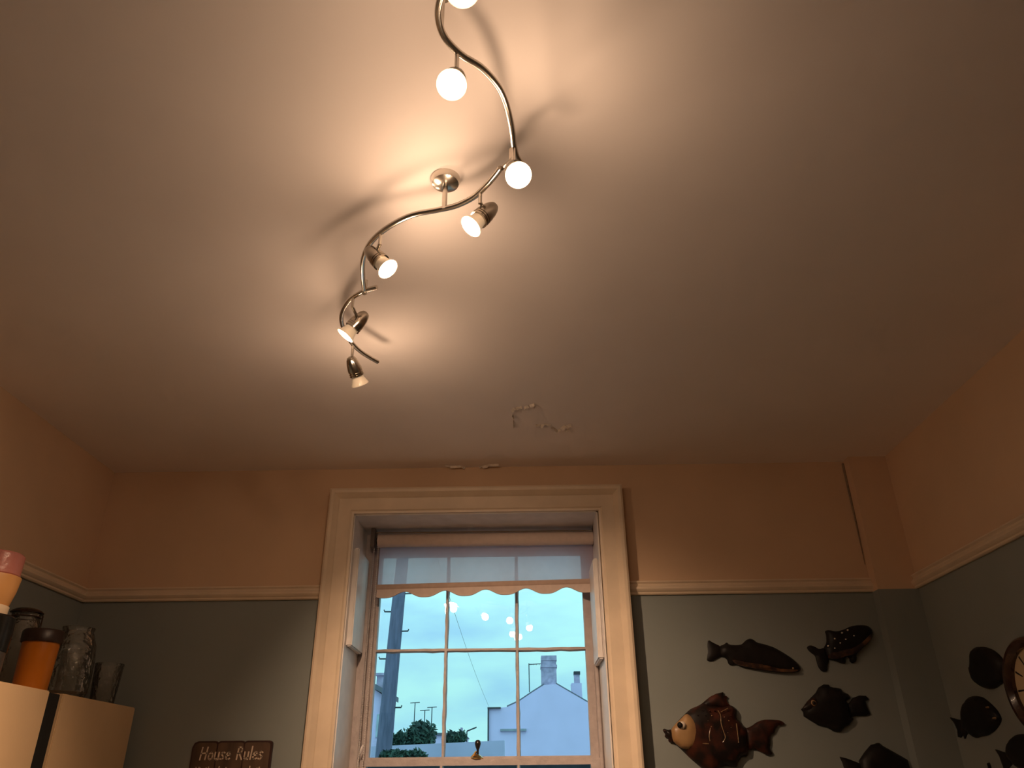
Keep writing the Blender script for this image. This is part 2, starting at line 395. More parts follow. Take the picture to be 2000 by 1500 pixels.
# ------------------------------------------------------------------ ceiling spotlight bar
BZ = ZC-.090
fix = thing('spotlight_bar', 'satin nickel wavy spotlight bar with adjustable lamps under the ceiling', 'ceiling light', (-.2, 1.37, ZC))
def pipe(pts, name, r=.0066):
    b = MB(); b.tube(catmull(pts), r, 12); return b.build(name, m_chrome, fix, smooth=True)
A = [at_z(x, y, BZ) for x, y in [(738, 707), (722, 698), (705, 687), (690, 673), (677, 655), (669, 635), (667, 618), (673, 600), (685, 584), (700, 574), (718, 566), (736, 561)]]
B = [at_z(x, y, BZ) for x, y in [(712, 569), (709, 545), (708, 520), (711, 500), (720, 480), (735, 462), (755, 446), (782, 430), (812, 418), (850, 411), (890, 402), (925, 385), (950, 362), (965, 345), (978, 328)]]
C = [Vector(p) for p in [(.016, 1.232, BZ), (.000, 1.200, BZ), (-.006, 1.165, BZ), (-.008, 1.135, BZ), (-.012, 1.100, BZ), (-.020, 1.055, BZ), (-.034, 1.015, BZ), (-.062, .975, BZ), (-.098, .945, BZ), (-.125, .905, BZ), (-.130, .860, BZ), (-.115, .815, BZ), (-.085, .770, BZ), (-.05, .735, BZ)]]
for pts in (A, B, C): pipe(pts, 'curved_bar')
# joints and ceiling mounts
for p in (at_z(712, 569, BZ), Vector((-.010, 1.218, BZ))):
    b = MB(); b.tube([(p.x, p.y, BZ-.008), (p.x, p.y, BZ+.035)], .0065, 12); b.build('joint_pin', m_chrome, fix, smooth=True)
b = MB(); b.tube([B[13], (B[13]+C[1])/2+Vector((0, 0, .004)), C[1]], .0045, 8); b.build('link_rod', m_chrome, fix, smooth=True)
mount = at_z(868, 407, BZ)
b = MB(); b.lathe([(0, ZC), (.034, ZC), (.034, ZC-.008), (.031, ZC-.016), (.020, ZC-.021), (.008, ZC-.023), (0, ZC-.023)], 32, Matrix.Translation((mount.x, mount.y, 0))); b.build('ceiling_rose', m_chrome, fix, smooth=True)
b = MB(); b.tube([(mount.x, mount.y, ZC-.02), (mount.x, mount.y, BZ-.004)], .006, 10); b.build('drop_stem', m_chrome, fix, smooth=True)
for p in (Vector((-.128, .89, BZ)),):
    b = MB(); b.tube([(p.x, p.y, ZC), (p.x, p.y, ZC-.006), (p.x, p.y, ZC-.0065), (p.x, p.y, BZ-.004)], [.016, .014, .0045, .0045], 12); b.build('drop_stem', m_chrome, fix, smooth=True)

m_body = mat('spot_head_nickel', (.50, .45, .38), .20, metal=1, var=.06, vscale=60)
m_cup = mat('lamp_reflector_glass', (.80, .70, .56), .25, var=.06, vscale=50, emit=(1.0, .72, .45), es=.10)
m_disc = bpy.data.materials.new('lit_lamp_glass'); m_disc.use_nodes = True
def _disc():
    N = m_disc.node_tree.nodes; L = m_disc.node_tree.links; N.clear()
    o = N.new('ShaderNodeOutputMaterial'); e = N.new('ShaderNodeEmission'); e.inputs[1].default_value = DISC
    tc = N.new('ShaderNodeTexCoord'); n = N.new('ShaderNodeTexNoise'); n.inputs['Scale'].default_value = 90
    r = N.new('ShaderNodeValToRGB'); r.color_ramp.elements[0].color = (1, .74, .40, 1); r.color_ramp.elements[1].color = (1, .84, .56, 1)
    L.new(tc.outputs['Object'], n.inputs['Vector']); L.new(n.outputs[0], r.inputs[0]); L.new(r.outputs[0], e.inputs[0]); L.new(e.outputs[0], o.inputs[0])
_disc()
def lamp_head(face, axis, bar, spot=5.0, spill=1.0, length=.088, cone=80):
    F = Vector(face); Ax = Vector(axis).normalized()
    Rm = Ax.to_track_quat('Z', 'Y').to_matrix().to_4x4(); M = Matrix.Translation(F) @ Rm   # local +z = beam
    piv = F - Ax*.056
    stem_b = Vector((bar[0], bar[1], piv.z+.006))
    b = MB(); b.tube([(bar[0], bar[1], BZ), stem_b], .0042, 10); b.tube([stem_b+Vector((0, 0, .004)), piv], .0042, 10)
    b.build('stem', m_chrome, fix, smooth=True)
    k = length/.088
    b = MB(); b.lathe([(0, -.088*k), (.006, -.0875*k), (.011, -.085*k), (.0150, -.078*k), (.0185, -.066*k), (.0208, -.052*k), (.0215, -.044*k), (.0215, -.040*k), (.0200, -.0395*k), (.0200, -.0375*k), (.0218, -.037*k), (.0218, -.034*k), (.0202, -.0335*k), (.0202, -.0315*k), (.0218, -.031*k), (.0218, -.027*k), (.0180, -.0265*k), (0, -.0265*k)], 32, M)
    h = b.build('lamp_head', m_body, fix, smooth=True)
    b = MB(); b.lathe([(.0175, -.0268*k), (.0180, -.022), (.0195, -.015), (.0220, -.008), (.0250, -.002), (.0262, .0), (.0262, .0015), (.0240, .0016), (.0232, -.002), (.0185, -.012)], 32, M)
    b.build('reflector', m_cup, h, smooth=True)
    b = MB(); b.lathe([(0, .0006), (.012, .0003), (.0228, -.0012), (.0228, -.002), (0, -.002)], 28, M); b.build('front_glass', m_disc, h, smooth=True)
    ld = bpy.data.lights.new('lamp_beam', 'SPOT'); ld.energy = spot*1.12; ld.color = LAMP_COL; ld.spot_size = math.radians(cone); ld.spot_blend = 1.0; ld.shadow_soft_size = .02
    lo = bpy.data.objects.new('lamp_beam', ld); COL.objects.link(lo)
    lo.matrix_world = Matrix.Translation(F+Ax*.004) @ (-Ax).to_track_quat('Z', 'Y').to_matrix().to_4x4()
    lo.parent = fix; lo.matrix_parent_inverse = Matrix.Translation(-fix.location)
    pd = bpy.data.lights.new('lamp_spill', 'POINT'); pd.energy = spill*1.18; pd.color = LAMP_COL; pd.shadow_soft_size = .024
    po = bpy.data.objects.new('lamp_spill', pd); COL.objects.link(po); po.location = F+Ax*.03
    po.parent = fix; po.matrix_parent_inverse = Matrix.Translation(-fix.location)
pxb = lambda x, y: at_z(x, y, BZ)
lamp_head((-.477, 2.006, 2.512), (.259, .67, -.696), pxb(690, 673), spill=1.8, spot=108, cone=92)
lamp_head((-.473, 1.770, 2.537), (-.599, .04, -.80), pxb(690, 580), spill=.9, spot=100)
lamp_head((-.310, 1.472, 2.537), (.625, -.108, -.773), pxb(744, 455), spill=1.5)
lamp_head((-.102, 1.322, 2.537), (-.588, -.155, -.794), pxb(938, 375), spill=2.2)
lamp_head((.003, 1.139, 2.512), (.138, -.575, -.806), (-.006, 1.172), spill=1.9)
lamp_head((-.109, .917, 2.512), (-.034, -.509, -.86), (-.104, .941), spill=.8)
f7 = at_z(903, -20, ZC-.2)
lamp_head(f7, (.02, -.42, -.90), (-.092, .778), spill=.4)

# ------------------------------------------------------------------ wall cabinets and things on top
m_cab = mat('cabinet_laminate', (.68, .48, .28), .4, var=.05, vscale=8, bump=.03, bscale=60)
CXF, CT = -1.5, 1.728
def cabinet(y0, y1, label):
    c = thing('wall_cabinet', label, 'cabinet', ((XL+CXF)/2, (y0+y1)/2, .98), 'white wall cabinets on the left wall')
    MB().box((XL, y0, .98), (CXF-.020, y1, CT), .001).build('carcass', m_cab, c)
    d = MB().box((CXF-.018, y0+.001, .985), (CXF, y1-.001, CT-.001), .003).build('door', m_cab, c)
    b = MB(); b.tube(catmull([(CXF, y0+.06, 1.04), (CXF+.02, y0+.06, 1.045), (CXF+.025, y0+.06, 1.09), (CXF+.02, y0+.06, 1.135), (CXF, y0+.06, 1.14)]), .005, 8); b.build('handle', m_chrome, d, smooth=True)
    return c
cabinet(2.641, 3.156, 'white wall cabinet by the window wall, glass tumblers on top')
cabinet(1.92, 2.563, 'white wall cabinet at the left edge, black tin on top')
tag(MB().box((XL, 2.564, .98), (CXF-.010, 2.640, CT-.004), .001).build('dark_gap_panel', mat('matt_black_panel', (.004, .004, .004), .8, var=.2)), 'narrow black panel standing in for the dark gap between the two white wall cabinets', 'panel')  # black colour stands in for the darkness inside the gap

IX = -1.585
def on_top(b, name, m, label, cat, group=None): return tag(b.build(name, m, smooth=True), label, cat, group)
m_glass2 = glass_mat('clear_tableware_glass', (.97, .96, .94), .03, bump=.6, bscale=70, trans=.98, cloud=.03)
def tumbler(x, y, h, rt, rb, label, name='glass_tumbler'):
    b = MB(); t = .003
    b.lathe([(0, 0), (rb, 0), (rb+(rt-rb)*.5, h*.5), (rt, h), (rt-t, h), (rb+(rt-rb)*.5-t, h*.5), (rb-t, .012), (0, .012)], 32, Matrix.Translation((x, y, CT)), .012, 12)
    return on_top(b, name, m_glass2, label, 'glass', 'glassware on the wall cabinet')
tumbler(-1.600, 3.085, .150, .052, .042, 'clear flared glass tumbler, rightmost on the cabinet top')
tumbler(-1.690, 2.990, .185, .048, .040, 'tall clear glass standing behind between the glass vase and tumbler', 'tall_glass')
b = MB(); b.lathe([(0, 0), (.058, 0), (.066, .02), (.069, .07), (.068, .13), (.062, .18), (.052, .21), (.046, .225), (.049, .238), (.046, .238), (.043, .225), (.049, .208), (.059, .178), (.065, .13), (.066, .07), (.062, .022), (0, .012)], 36, Matrix.Translation((-1.605, 2.822, CT)) @ Matrix.Diagonal((1.1, 1.1, 1, 1)), .02, 14)
on_top(b, 'glass_vase', glass_mat('bubbled_glass', (.97, .97, .95), .05, bump=1.0, bscale=38, trans=.98, cloud=.04), 'large clear bubbled glass vase beside the orange canister', 'vase')
# orange canister
can = thing('canister', 'orange storage canister with dark brown lid', 'canister', (IX, 2.588, CT))
Mt = Matrix.Translation((IX, 2.588, CT))
b = MB(); b.lathe([(0, 0), (.048, 0), (.051, .004), (.0555, .148), (0, .148)], 36, Mt); b.build('body', mat('orange_plastic', (.50, .15, .008), .35, var=.06, vscale=20), can, smooth=True)
b = MB(); b.lathe([(0, .148), (.061, .148), (.062, .152), (.0625, .182), (.058, .188), (0, .190)], 36, Mt); b.build('lid', mat('dark_brown_lid', (.030, .014, .010), .4, var=.2), can, smooth=True)
# clip-top jar behind it
jx, jy = -1.735, 2.705
jar = thing('clip_top_jar', 'clear clip-top preserving jar behind the orange canister', 'jar', (jx, jy, CT))
Mt = Matrix.Translation((jx, jy, CT))
b = MB(); b.lathe([(0, 0), (.050, 0), (.054, .008), (.054, .215), (.048, .240), (.044, .250), (.046, .265), (.043, .265), (.041, .247), (.045, .237), (.051, .213), (.051, .012), (0, .008)], 32, Mt); b.build('body', m_glass2, jar, smooth=True)
b = MB(); b.lathe([(.047, .266), (.049, .269), (.049, .275), (.040, .281), (.030, .284), (0, .285)], 32, Mt); b.build('lid', glass_mat('jar_lid_glass', (.5, .42, .36), .05), jar, smooth=True)
b = MB()
for zz, rr in ((.255, .047), (.271, .051)):
    b.tube([(jx+rr*math.cos(a*math.pi/16), jy+rr*math.sin(a*math.pi/16), CT+zz) for a in range(33)], .0022, 6, False)
b.tube([(jx+.02, jy+.050, CT+.275), (jx+.022, jy+.060, CT+.270), (jx+.022, jy+.062, CT+.225), (jx+.018, jy+.056, CT+.21)], .0025, 6)
b.build('wire_clip', mat('dark_wire', (.10, .06, .045), .35, metal=.8, var=.2), jar, smooth=True)
# black and steel tin with bowls stacked on it
px_, py_ = IX, 2.266
tin = thing('storage_tin', 'black lidded steel tin at the left edge under the bowls', 'tin', (px_, py_, CT))
Mt = Matrix.Translation((px_, py_, CT))
b = MB(); b.lathe([(0, 0), (.084, 0), (.086, .004), (.086, .075), (0, .075)], 40, Mt); b.build('body', mat('brushed_steel', (.34, .30, .26), .4, metal=1, var=.15, vscale=30), tin, smooth=True)
b = MB(); b.lathe([(0, .075), (.088, .075), (.089, .078), (.089, .170), (.084, .175), (0, .176)], 40, Mt); b.build('lid', mat('black_gloss_lid', (.006, .006, .006), .25, var=.2), tin, smooth=True)
b = MB(); b.lathe([(0, 0), (.058, 0), (.061, .004), (.063, .027), (.059, .029), (0, .029)], 36, Matrix.Translation((px_, py_, CT+.176)))
on_top(b, 'cream_bowl', mat('cream_ceramic', (.74, .58, .40), .35, var=.05), 'small cream bowl lowest in the stack on the black tin', 'bowl')
b = MB(); b.lathe([(0, 0), (.056, 0), (.060, .004), (.069, .044), (.073, .079), (.073, .084), (.067, .086), (0, .085)], 36, Matrix.Translation((px_, py_, CT+.205)))
on_top(b, 'peach_bowl', mat('peach_ceramic', (.66, .34, .12), .35, var=.06), 'peach orange bowl in the middle of the stack on the black tin', 'bowl')
b = MB(); b.lathe([(0, 0), (.064, 0), (.067, .003), (.068, .060), (.063, .066), (.059, .066), (.057, .010), (0, .008)], 36, Matrix.Translation((px_, py_, CT+.291)))
on_top(b, 'pink_bowl', mat('pink_glazed_ceramic', (.52, .20, .17), .25, var=.1, bump=.15, bscale=60), 'glossy pink pot topmost of the stack on the black tin', 'bowl')

# ------------------------------------------------------------------ house rules sign (three planks)
SX0, SX1, SZ1 = -1.266, -.962, 1.609
sg = thing('wooden_sign', 'brown wooden plank sign lettered House Rules on the teal wall', 'sign', ((SX0+SX1)/2, YB, 1.29))
m_plank = mat('sign_wood', (.115, .066, .038), .6, col2=(.055, .030, .019), vscale=7, stretch=(3, 3, .8))
m_edge = mat('sign_edge', (.035, .010, .008), .5, var=.2)
m_letter = mat('cream_lettering', (.66, .52, .40), .7, var=.15, vscale=60)
fr = [0, .315, .65, 1.0]; lean = .006
def plank_poly(x0, x1, z0, z1, y, first, last, ins=0):
    P = []; r = .020
    zt = z1
    x0 += ins; x1 -= ins; zt -= ins; z0 += ins
    if first: P += [(x0, z0), (x0, zt-r), (x0+r*.3, zt-r*.3), (x0+r, zt)]
    else: P += [(x0, z0), (x0, zt-.005), (x0+.006, zt-.001), (x0+.012, zt)]
    if last: P += [(x1-r*.6, zt), (x1-r*.15, zt-r*.2), (x1, zt-r*.6), (x1, z0)]
    else: P += [(x1-.012, zt), (x1-.006, zt-.001), (x1, zt-.005), (x1, z0)]
    return [(x, y, z) for x, z in P]
for i in range(3):
    x0 = SX0+(SX1-SX0)*fr[i]; x1 = SX0+(SX1-SX0)*fr[i+1]
    p = MB().prism(plank_poly(x0, x1, 1.29, SZ1, YB-.001, i == 0, i == 2), (0, -.013, 0)).build('plank', m_edge, sg)
    MB().prism(plank_poly(x0+(.006 if i == 0 else .0025), x1-(.007 if i == 2 else .0025), 1.296, SZ1-.006, YB-.014, i == 0, i == 2), (0, -.002, 0)).build('plank_face', m_plank, p)
G = {'H': (.75, [[(0,0),(.04,1)], [(.5,0),(.56,1.02)], [(.02,.5),(.53,.55)]]), 'o': (.62, [[(.25,.6),(.05,.42),(.05,.15),(.22,0),(.42,.12),(.45,.42),(.25,.6)]]),
     'u': (.6, [[(.05,.6),(.04,.15),(.2,0),(.4,.15)], [(.42,.6),(.42,0)]]), 's': (.52, [[(.4,.55),(.2,.62),(.06,.46),(.36,.2),(.22,.0),(.02,.06)]]),
     'e': (.58, [[(.06,.3),(.42,.36),(.36,.58),(.18,.6),(.04,.34),(.1,.06),(.28,0),(.44,.1)]]), ' ': (.5, []),
     'R': (.72, [[(.06,0),(.08,1)], [(.08,1),(.4,.98),(.48,.76),(.36,.54),(.08,.48)], [(.22,.5),(.55,0)]]), 'l': (.26, [[(.1,1.05),(.08,0)]]),
     'i': (.24, [[(.08,.6),(.08,0)], [(.08,.8),(.09,.86)]]), 'I': (.3, [[(.1,1),(.1,0)]]), 'f': (.42, [[(.4,.95),(.22,1),(.14,.8),(.14,0)], [(.0,.58),(.34,.6)]]),
     't': (.42, [[(.16,.95),(.14,.1),(.3,0)], [(0,.62),(.34,.64)]]), "'": (.2, [[(.08,1.02),(.06,.82)]]), 'd': (.6, [[(.42,1.05),(.42,0)], [(.42,.45),(.22,.6),(.04,.38),(.06,.1),(.22,0),(.42,.16)]]),
     'r': (.46, [[(.06,.6),(.08,0)], [(.08,.4),(.22,.58),(.38,.56)]]), 'y': (.55, [[(.04,.6),(.22,.1)], [(.44,.6),(.22,.1),(.08,-.3)]]), ',': (.25, [[(.1,.06),(.04,-.14)]]),
     'w': (.78, [[(.02,.6),(.16,0),(.33,.5),(.5,0),(.66,.6)]]), 'a': (.58, [[(.4,.6),(.4,0)], [(.4,.48),(.2,.6),(.04,.36),(.06,.1),(.2,0),(.4,.14)]]), 'h': (.58, [[(.06,1.05),(.06,0)], [(.06,.42),(.24,.6),(.4,.46),(.4,0)]])}
def letters(text, x0, z0, width, cap, th, parent):
    tw = sum(G[c][0] for c in text); sx = width/tw; x = x0; b = MB()
    for c in text:
        w, strokes = G[c]
        for st in strokes:
            q = [Vector((x+p[0]*sx+p[1]*cap*.08, YB-.0163, z0+p[1]*cap)) for p in st]
            for i in range(len(q)-1):
                d = (q[i+1]-q[i]); L = d.length; d = d/L; nn = Vector((-d.z, 0, d.x))*th*.5
                a, e = q[i]-d*th*.35, q[i+1]+d*th*.35
                b.prism([a-nn, e-nn, e+nn, a+nn], (0, -.0008, 0))
        x += w*sx
    return b.build('lettering', m_letter, parent)
def sx_(c): return SX0 + (c-390)/1240*(SX1-SX0)
kz = (SX1-SX0)/1240*.94
letters('House Rules', sx_(505)+.008, SZ1-.064, sx_(1480)-sx_(505), .042, .0052, sg)
letters("If it's dirty, wash it", sx_(480), SZ1-.123, sx_(1490)-sx_(480), .034, .0042, sg)

# ------------------------------------------------------------------ ceramic fish
def smooth_poly(P, it=1):
    for _ in range(it):
        Q = []
        for i in range(len(P)):
            a, c = P[i], P[(i+1) % len(P)]
            Q += [(a[0]*.78+c[0]*.22, a[1]*.78+c[1]*.22), (a[0]*.22+c[0]*.78, a[1]*.22+c[1]*.78)]
        P = Q
    return P
def relief(name, P2, to3, normal, base, dome, rim, m, parent, step, wall_off=.0):
    """domed plaque: outline P2 (wall metres) rising from the wall to a rounded belly"""
    n = len(P2)
    xs = [p[0] for p in P2]; ys = [p[1] for p in P2]
    def dist(p):
        d = 9
        for i in range(n):
            a, c = P2[i], P2[(i+1) % n]; vx, vy = c[0]-a[0], c[1]-a[1]; l2 = vx*vx+vy*vy
            t = max(0, min(1, ((p[0]-a[0])*vx+(p[1]-a[1])*vy)/l2)) if l2 else 0
            d = min(d, math.hypot(p[0]-a[0]-t*vx, p[1]-a[1]-t*vy))
        return d
    def inside(p):
        r = False
        for i in range(n):
            a, c = P2[i], P2[(i+1) % n]
            if (a[1] > p[1]) != (c[1] > p[1]) and p[0] < (c[0]-a[0])*(p[1]-a[1])/(c[1]-a[1])+a[0]: r = not r
        return r
    pts = [Vector(p) for p in P2]
    y = min(ys)+step/2; row = 0
    while y < max(ys):
        x = min(xs)+step/2+(row % 2)*step/2
        while x < max(xs):
            if inside((x, y)) and dist((x, y)) > step*.45: pts.append(Vector((x, y)))
            x += step
        y += step*.87; row += 1
    vo, eo, fo, *_ = delaunay_2d_cdt(pts, [(i, (i+1) % n) for i in range(n)], [], 1, 1e-6)
    nv = Vector(normal); b = MB(); V = []; D = []
    for p in vo:
        d = dist(p); u = min(d/rim, 1.0); h = base + dome*math.sqrt(max(0, 1-(1-u)**2)); D.append(h)
        V.append(to3(p[0], p[1]) + nv*h)
    fs = [tuple(f) for f in fo]
    cnt = {}
    for f in fs:
        for i in range(len(f)):
            k = tuple(sorted((f[i], f[(i+1) % len(f)]))); cnt[k] = cnt.get(k, 0)+1
    bd = [k for k, v in cnt.items() if v == 1]
    idx = {}
    for k in bd:
        for q in k:
            if q not in idx: idx[q] = len(V); V.append(to3(vo[q][0], vo[q][1]) + nv*wall_off)
    for (a, c) in bd: fs.append((a, c, idx[c], idx[a]))
    b.add(V, fs)
    return b.build(name, m, parent, smooth=True, angle=50)
BACKN = (0, -1, 0); RIGHTN = (-1, 0, 0)
b3 = lambda x, z: Vector((x, YB, z)); r3 = lambda y, z: Vector((XR, y, z))
def bp(px, dep=.012): v = [at_y(x, y, YB-dep) for x, y in px]; return [(q.x, q.z) for q in v]
def rp(px, dep=.012): v = [at_x(x, y, XR-dep) for x, y in px]; return [(q.y, q.z) for q in v]
def crop(pts, s, ox, oy): return [(ox+x/s, oy+y/s) for x, y in pts]
def disc(P2c, r, to3, normal, h0, h1, name, m, parent, sq=1.0):
    nv = Vector(normal); u = to3(1, 0)-to3(0, 0); w = to3(0, 1)-to3(0, 0); c = to3(*P2c); b = MB(); V = []; fs = []; n = 18
    for k in range(n):
        a = 2*math.pi*k/n; V.append(c+u*r*math.cos(a)+w*r*sq*math.sin(a)+nv*h0)
    for k in range(n):
        a = 2*math.pi*k/n; V.append(c+u*r*.7*math.cos(a)+w*r*.7*sq*math.sin(a)+nv*(h0+(h1-h0)*.75))
    V.append(c+nv*h1)
    for k in range(n): fs += [(k, (k+1) % n, n+(k+1) % n, n+k), (n+k, n+(k+1) % n, 2*n)]
    return b.add(V, fs).build(name, m, parent, smooth=True, angle=60)
m_fdark = mat('dark_glazed_ceramic', (.012, .009, .008), .5, col2=(.006, .005, .005), vscale=30, spec=.25)
m_frust = mat('rust_glazed_ceramic', (.075, .018, .009), .45, spec=.3, col2=(.010, .006, .005), vscale=22, lo=.42, hi=.72)
m_fbelly = mat('amber_glazed_belly', (.17, .075, .03), .38, col2=(.02, .010, .008), vscale=26, lo=.42, hi=.7)
m_ftan = mat('tan_glazed_ceramic', (.36, .22, .10), .35, col2=(.26, .14, .06), vscale=14)
m_fwhite = mat('white_glaze', (.70, .60, .50), .3, var=.1)
m_fgold = mat('gold_glaze_line', (.30, .19, .09), .3, var=.3, vscale=80)
FG = 'ceramic fish on the walls'
c5 = lambda pts: crop(pts, 4.0, 1250, 1180)
c2 = lambda pts: crop(pts, 6.6667, 1260, 1320)
c6 = lambda pts: crop(pts, 4.285, 1600, 1150)
def root_back(P2, label, name='ceramic_fish'):
    cx = sum(p[0] for p in P2)/len(P2); cz = min(p[1] for p in P2)
    return thing(name, label, 'wall ornament', (cx, YB, cz), FG)
def root_right(P2, label):
    cy = sum(p[0] for p in P2)/len(P2); cz = min(p[1] for p in P2)
    return thing('ceramic_fish', label, 'wall ornament', (XR, cy, cz), FG)
# trout
P = bp(c5([(625,325),(660,312),(680,295),(700,315),(760,318),(800,312),(830,280),(860,265),(890,275),(915,298),(980,312),(1050,335),(1120,375),(1190,420),(1240,465),(1262,500),(1250,525),(1200,533),(1100,533),(1000,520),(900,505),(850,500),(800,485),(750,468),(715,478),(695,465),(685,430),(660,410),(625,408)]))
f = root_back(P, 'long dark trout with amber belly, upper left of the wall fish')
relief('body', smooth_poly(P), b3, BACKN, .006, .020, .040, m_fdark, f, .012)
P = bp(c5([(535,275),(575,300),(632,326),(640,345),(640,400),(632,408),(590,430),(560,445),(525,438),(530,400),(537,370),(530,320)]))
relief('tail', smooth_poly(P), b3, BACKN, .006, .006, .02, m_fdark, f, .012)
P = bp(c5([(720,425),(800,440),(900,455),(1000,470),(1080,500),(1150,505),(1240,505),(1240,520),(1200,526),(1100,526),(1000,514),(900,498),(800,478),(745,460)]), .03)
relief('belly', smooth_poly(P), b3, BACKN, .021, .006, .02, m_fbelly, f, .012, .012)
q = bp(c5([(1200, 500)]), .03)[0]; disc(q, .004, b3, BACKN, .024, .031, 'eye', m_fgold, f)
# spotted fish
P = bp(c5([(1440,340),(1465,300),(1462,240),(1450,205),(1480,200),(1540,212),(1600,195),(1650,170),(1720,160),(1780,165),(1815,190),(1825,225),(1815,265),(1780,310),(1730,355),(1690,395),(1700,420),(1690,450),(1665,460),(1645,445),(1645,420),(1625,405),(1610,420),(1610,462),(1580,462),(1530,435),(1480,432),(1462,400)]))
f = root_back(P, 'dark fish with pale spots and rusty belly beside the corner boxing')
relief('body', smooth_poly(P), b3, BACKN, .006, .020, .035, m_fdark, f, .011)
P = bp(c5([(1310,330),(1335,318),(1370,330),(1405,352),(1445,336),(1470,400),(1480,435),(1468,480),(1465,525),(1430,525),(1400,490),(1385,440),(1375,400),(1340,375),(1315,350)]))
relief('tail', smooth_poly(P), b3, BACKN, .006, .007, .02, m_fdark, f, .011)
P = bp(c5([(1480,385),(1560,360),(1640,345),(1720,315),(1790,250),(1815,225),(1815,262),(1778,308),(1728,352),(1680,390),(1630,398),(1560,425),(1485,425)]), .03)
relief('belly', smooth_poly(P), b3, BACKN, .0245, .004, .02, m_fbelly, f, .011, .012)
for s_ in [(1525,268),(1583,222),(1628,200),(1675,245),(1610,273),(1567,302),(1475,325),(1525,343)]:
    q = bp(c5([s_]), .03)[0]; disc(q, .0035, b3, BACKN, .022, .030, 'spot', m_fwhite, f)
# round spiky fish
P = bp(c5([(1265,820),(1285,800),(1310,760),(1350,720),(1380,690),(1400,650),(1440,625),(1480,628),(1490,645),(1540,652),(1575,660),(1590,685),(1630,700),(1650,730),(1615,755),(1630,775),(1640,830),(1655,882),(1675,895),(1640,940),(1600,965),(1570,998),(1520,992),(1470,962),(1400,945),(1340,910),(1285,875),(1283,845)]))
f = root_back(P, 'round dark fish with ragged fins and one ringed eye, below the spotted fish')
relief('body', P, b3, BACKN, .006, .028, .055, m_fdark, f, .012)
P = bp(c5([(1622,775),(1640,770),(1670,730),(1720,712),(1770,715),(1795,742),(1765,755),(1780,800),(1805,858),(1770,870),(1700,872),(1645,882),(1635,830)]))
relief('tail', P, b3, BACKN, .006, .007, .02, m_fdark, f, .011)
P = bp(c5([(1275,815),(1310,765),(1345,730),(1400,735),(1415,775),(1395,815),(1330,835)]), .03)
relief('face', smooth_poly(P), b3, BACKN, .022, .008, .02, m_frust, f, .010, .012)
q = bp(c5([(1362, 772)]), .035)[0]
e = disc(q, .0118, b3, BACKN, .026, .036, 'eye', m_ftan, f); disc((q[0]-.001, q[1]), .0085, b3, BACKN, .030, .039, 'pupil', m_fdark, e)
# big fish with the tan face
P = bp(c2([(345,690),(380,650),(420,600),(480,540),(540,480),(600,425),(680,395),(760,350),(860,380),(980,400),(1110,380),(1150,395),(1200,435),(1190,480),(1195,560),(1240,595),(1270,630),(1280,660),(1330,680),(1345,800),(1350,960),(1350,990),(1335,1050),(1270,1050),(1230,1090),(1210,1130),(1205,1185),(1130,1180),(1060,1168),(990,1185),(930,1260),(850,1275),(770,1220),(700,1165),(600,1080),(500,980),(420,905),(380,860),(350,790)]))
f = root_back(P, 'large rust brown fish with tan face and staring eye beside the window')
relief('body', smooth_poly(P), b3, BACKN, .007, .036, .070, m_frust, f, .012)
P = bp(c2([(690,400),(760,345),(850,270),(930,230),(1020,210),(1020,250),(1060,260),(1080,275),(1060,300),(1075,350),(1115,385),(1050,430),(940,420),(820,415)]))
relief('dorsal_fin', P, b3, BACKN, .008, .010, .03, m_frust, f, .012)
P = bp(c2([(1300,672),(1330,680),(1400,650),(1460,600),(1540,570),(1640,568),(1740,575),(1790,590),(1830,625),(1790,640),(1730,645),(1700,690),(1690,740),(1640,765),(1635,830),(1635,890),(1625,930),(1645,980),(1668,1010),(1640,1030),(1590,1030),(1520,990),(1450,955),(1390,955),(1330,975),(1300,850)]))
relief('tail', smooth_poly(P), b3, BACKN, .008, .010, .03, m_frust, f, .012)
P = bp(c2([(355,700),(380,655),(430,600),(490,545),(545,487),(600,520),(660,570),(705,640),(730,720),(722,800),(690,875),(640,930),(570,958),(500,945),(440,905),(390,860),(360,800)]), .04)
relief('face', smooth_poly(P), b3, BACKN, .030, .016, .045, m_ftan, f, .010, .012)
P = bp(c2([(240,690),(265,685),(300,705),(350,690),(375,780),(390,858),(330,865),(310,840),(320,820),(285,800),(260,785),(275,755),(245,720)]), .02)
relief('lips', smooth_poly(P), b3, BACKN, .010, .014, .015, m_frust, f, .008)
q = bp(c2([(490, 645)]), .05)[0]; e = disc(q, .0150, b3, BACKN, .040, .056, 'eye', m_fwhite, f)
q = bp(c2([(462, 640)]), .056)[0]; disc(q, .0112, b3, BACKN, .045, .061, 'pupil', m_fdark, e)
for ln in ([(950,450),(985,520),(990,620),(1020,720),(1045,800),(1015,865)], [(850,680),(835,780),(845,850)], [(1190,620),(1205,740),(1220,870)], [(990,470),(1080,420)], [(750,880),(830,885)]):
    q = catmull([Vector((x, YB-.0425, z)) for x, z in bp(c2(ln), .043)], 5)
    MB().tube(q, [.0018*random.uniform(.6, 1.3) for _ in q], 6).build('glaze_line', m_fgold, f, smooth=True)
P = None
scale_px = []
for r_ in range(5):
    for c_ in range(6):
        scale_px.append((660+c_*85+(r_ % 2)*40, 455+r_*70))
for (x, y) in scale_px:
    if x > 660+(y-455)*.3 and x < 1140:
        q = bp(c2([(x+random.uniform(-15, 15), y+random.uniform(-12, 12))]), .043)[0]
        disc(q, random.uniform(.0015, .0030), b3, BACKN, .035, .0455, 'glaze_dot', m_ftan if random.random() < .4 else m_frust, f)
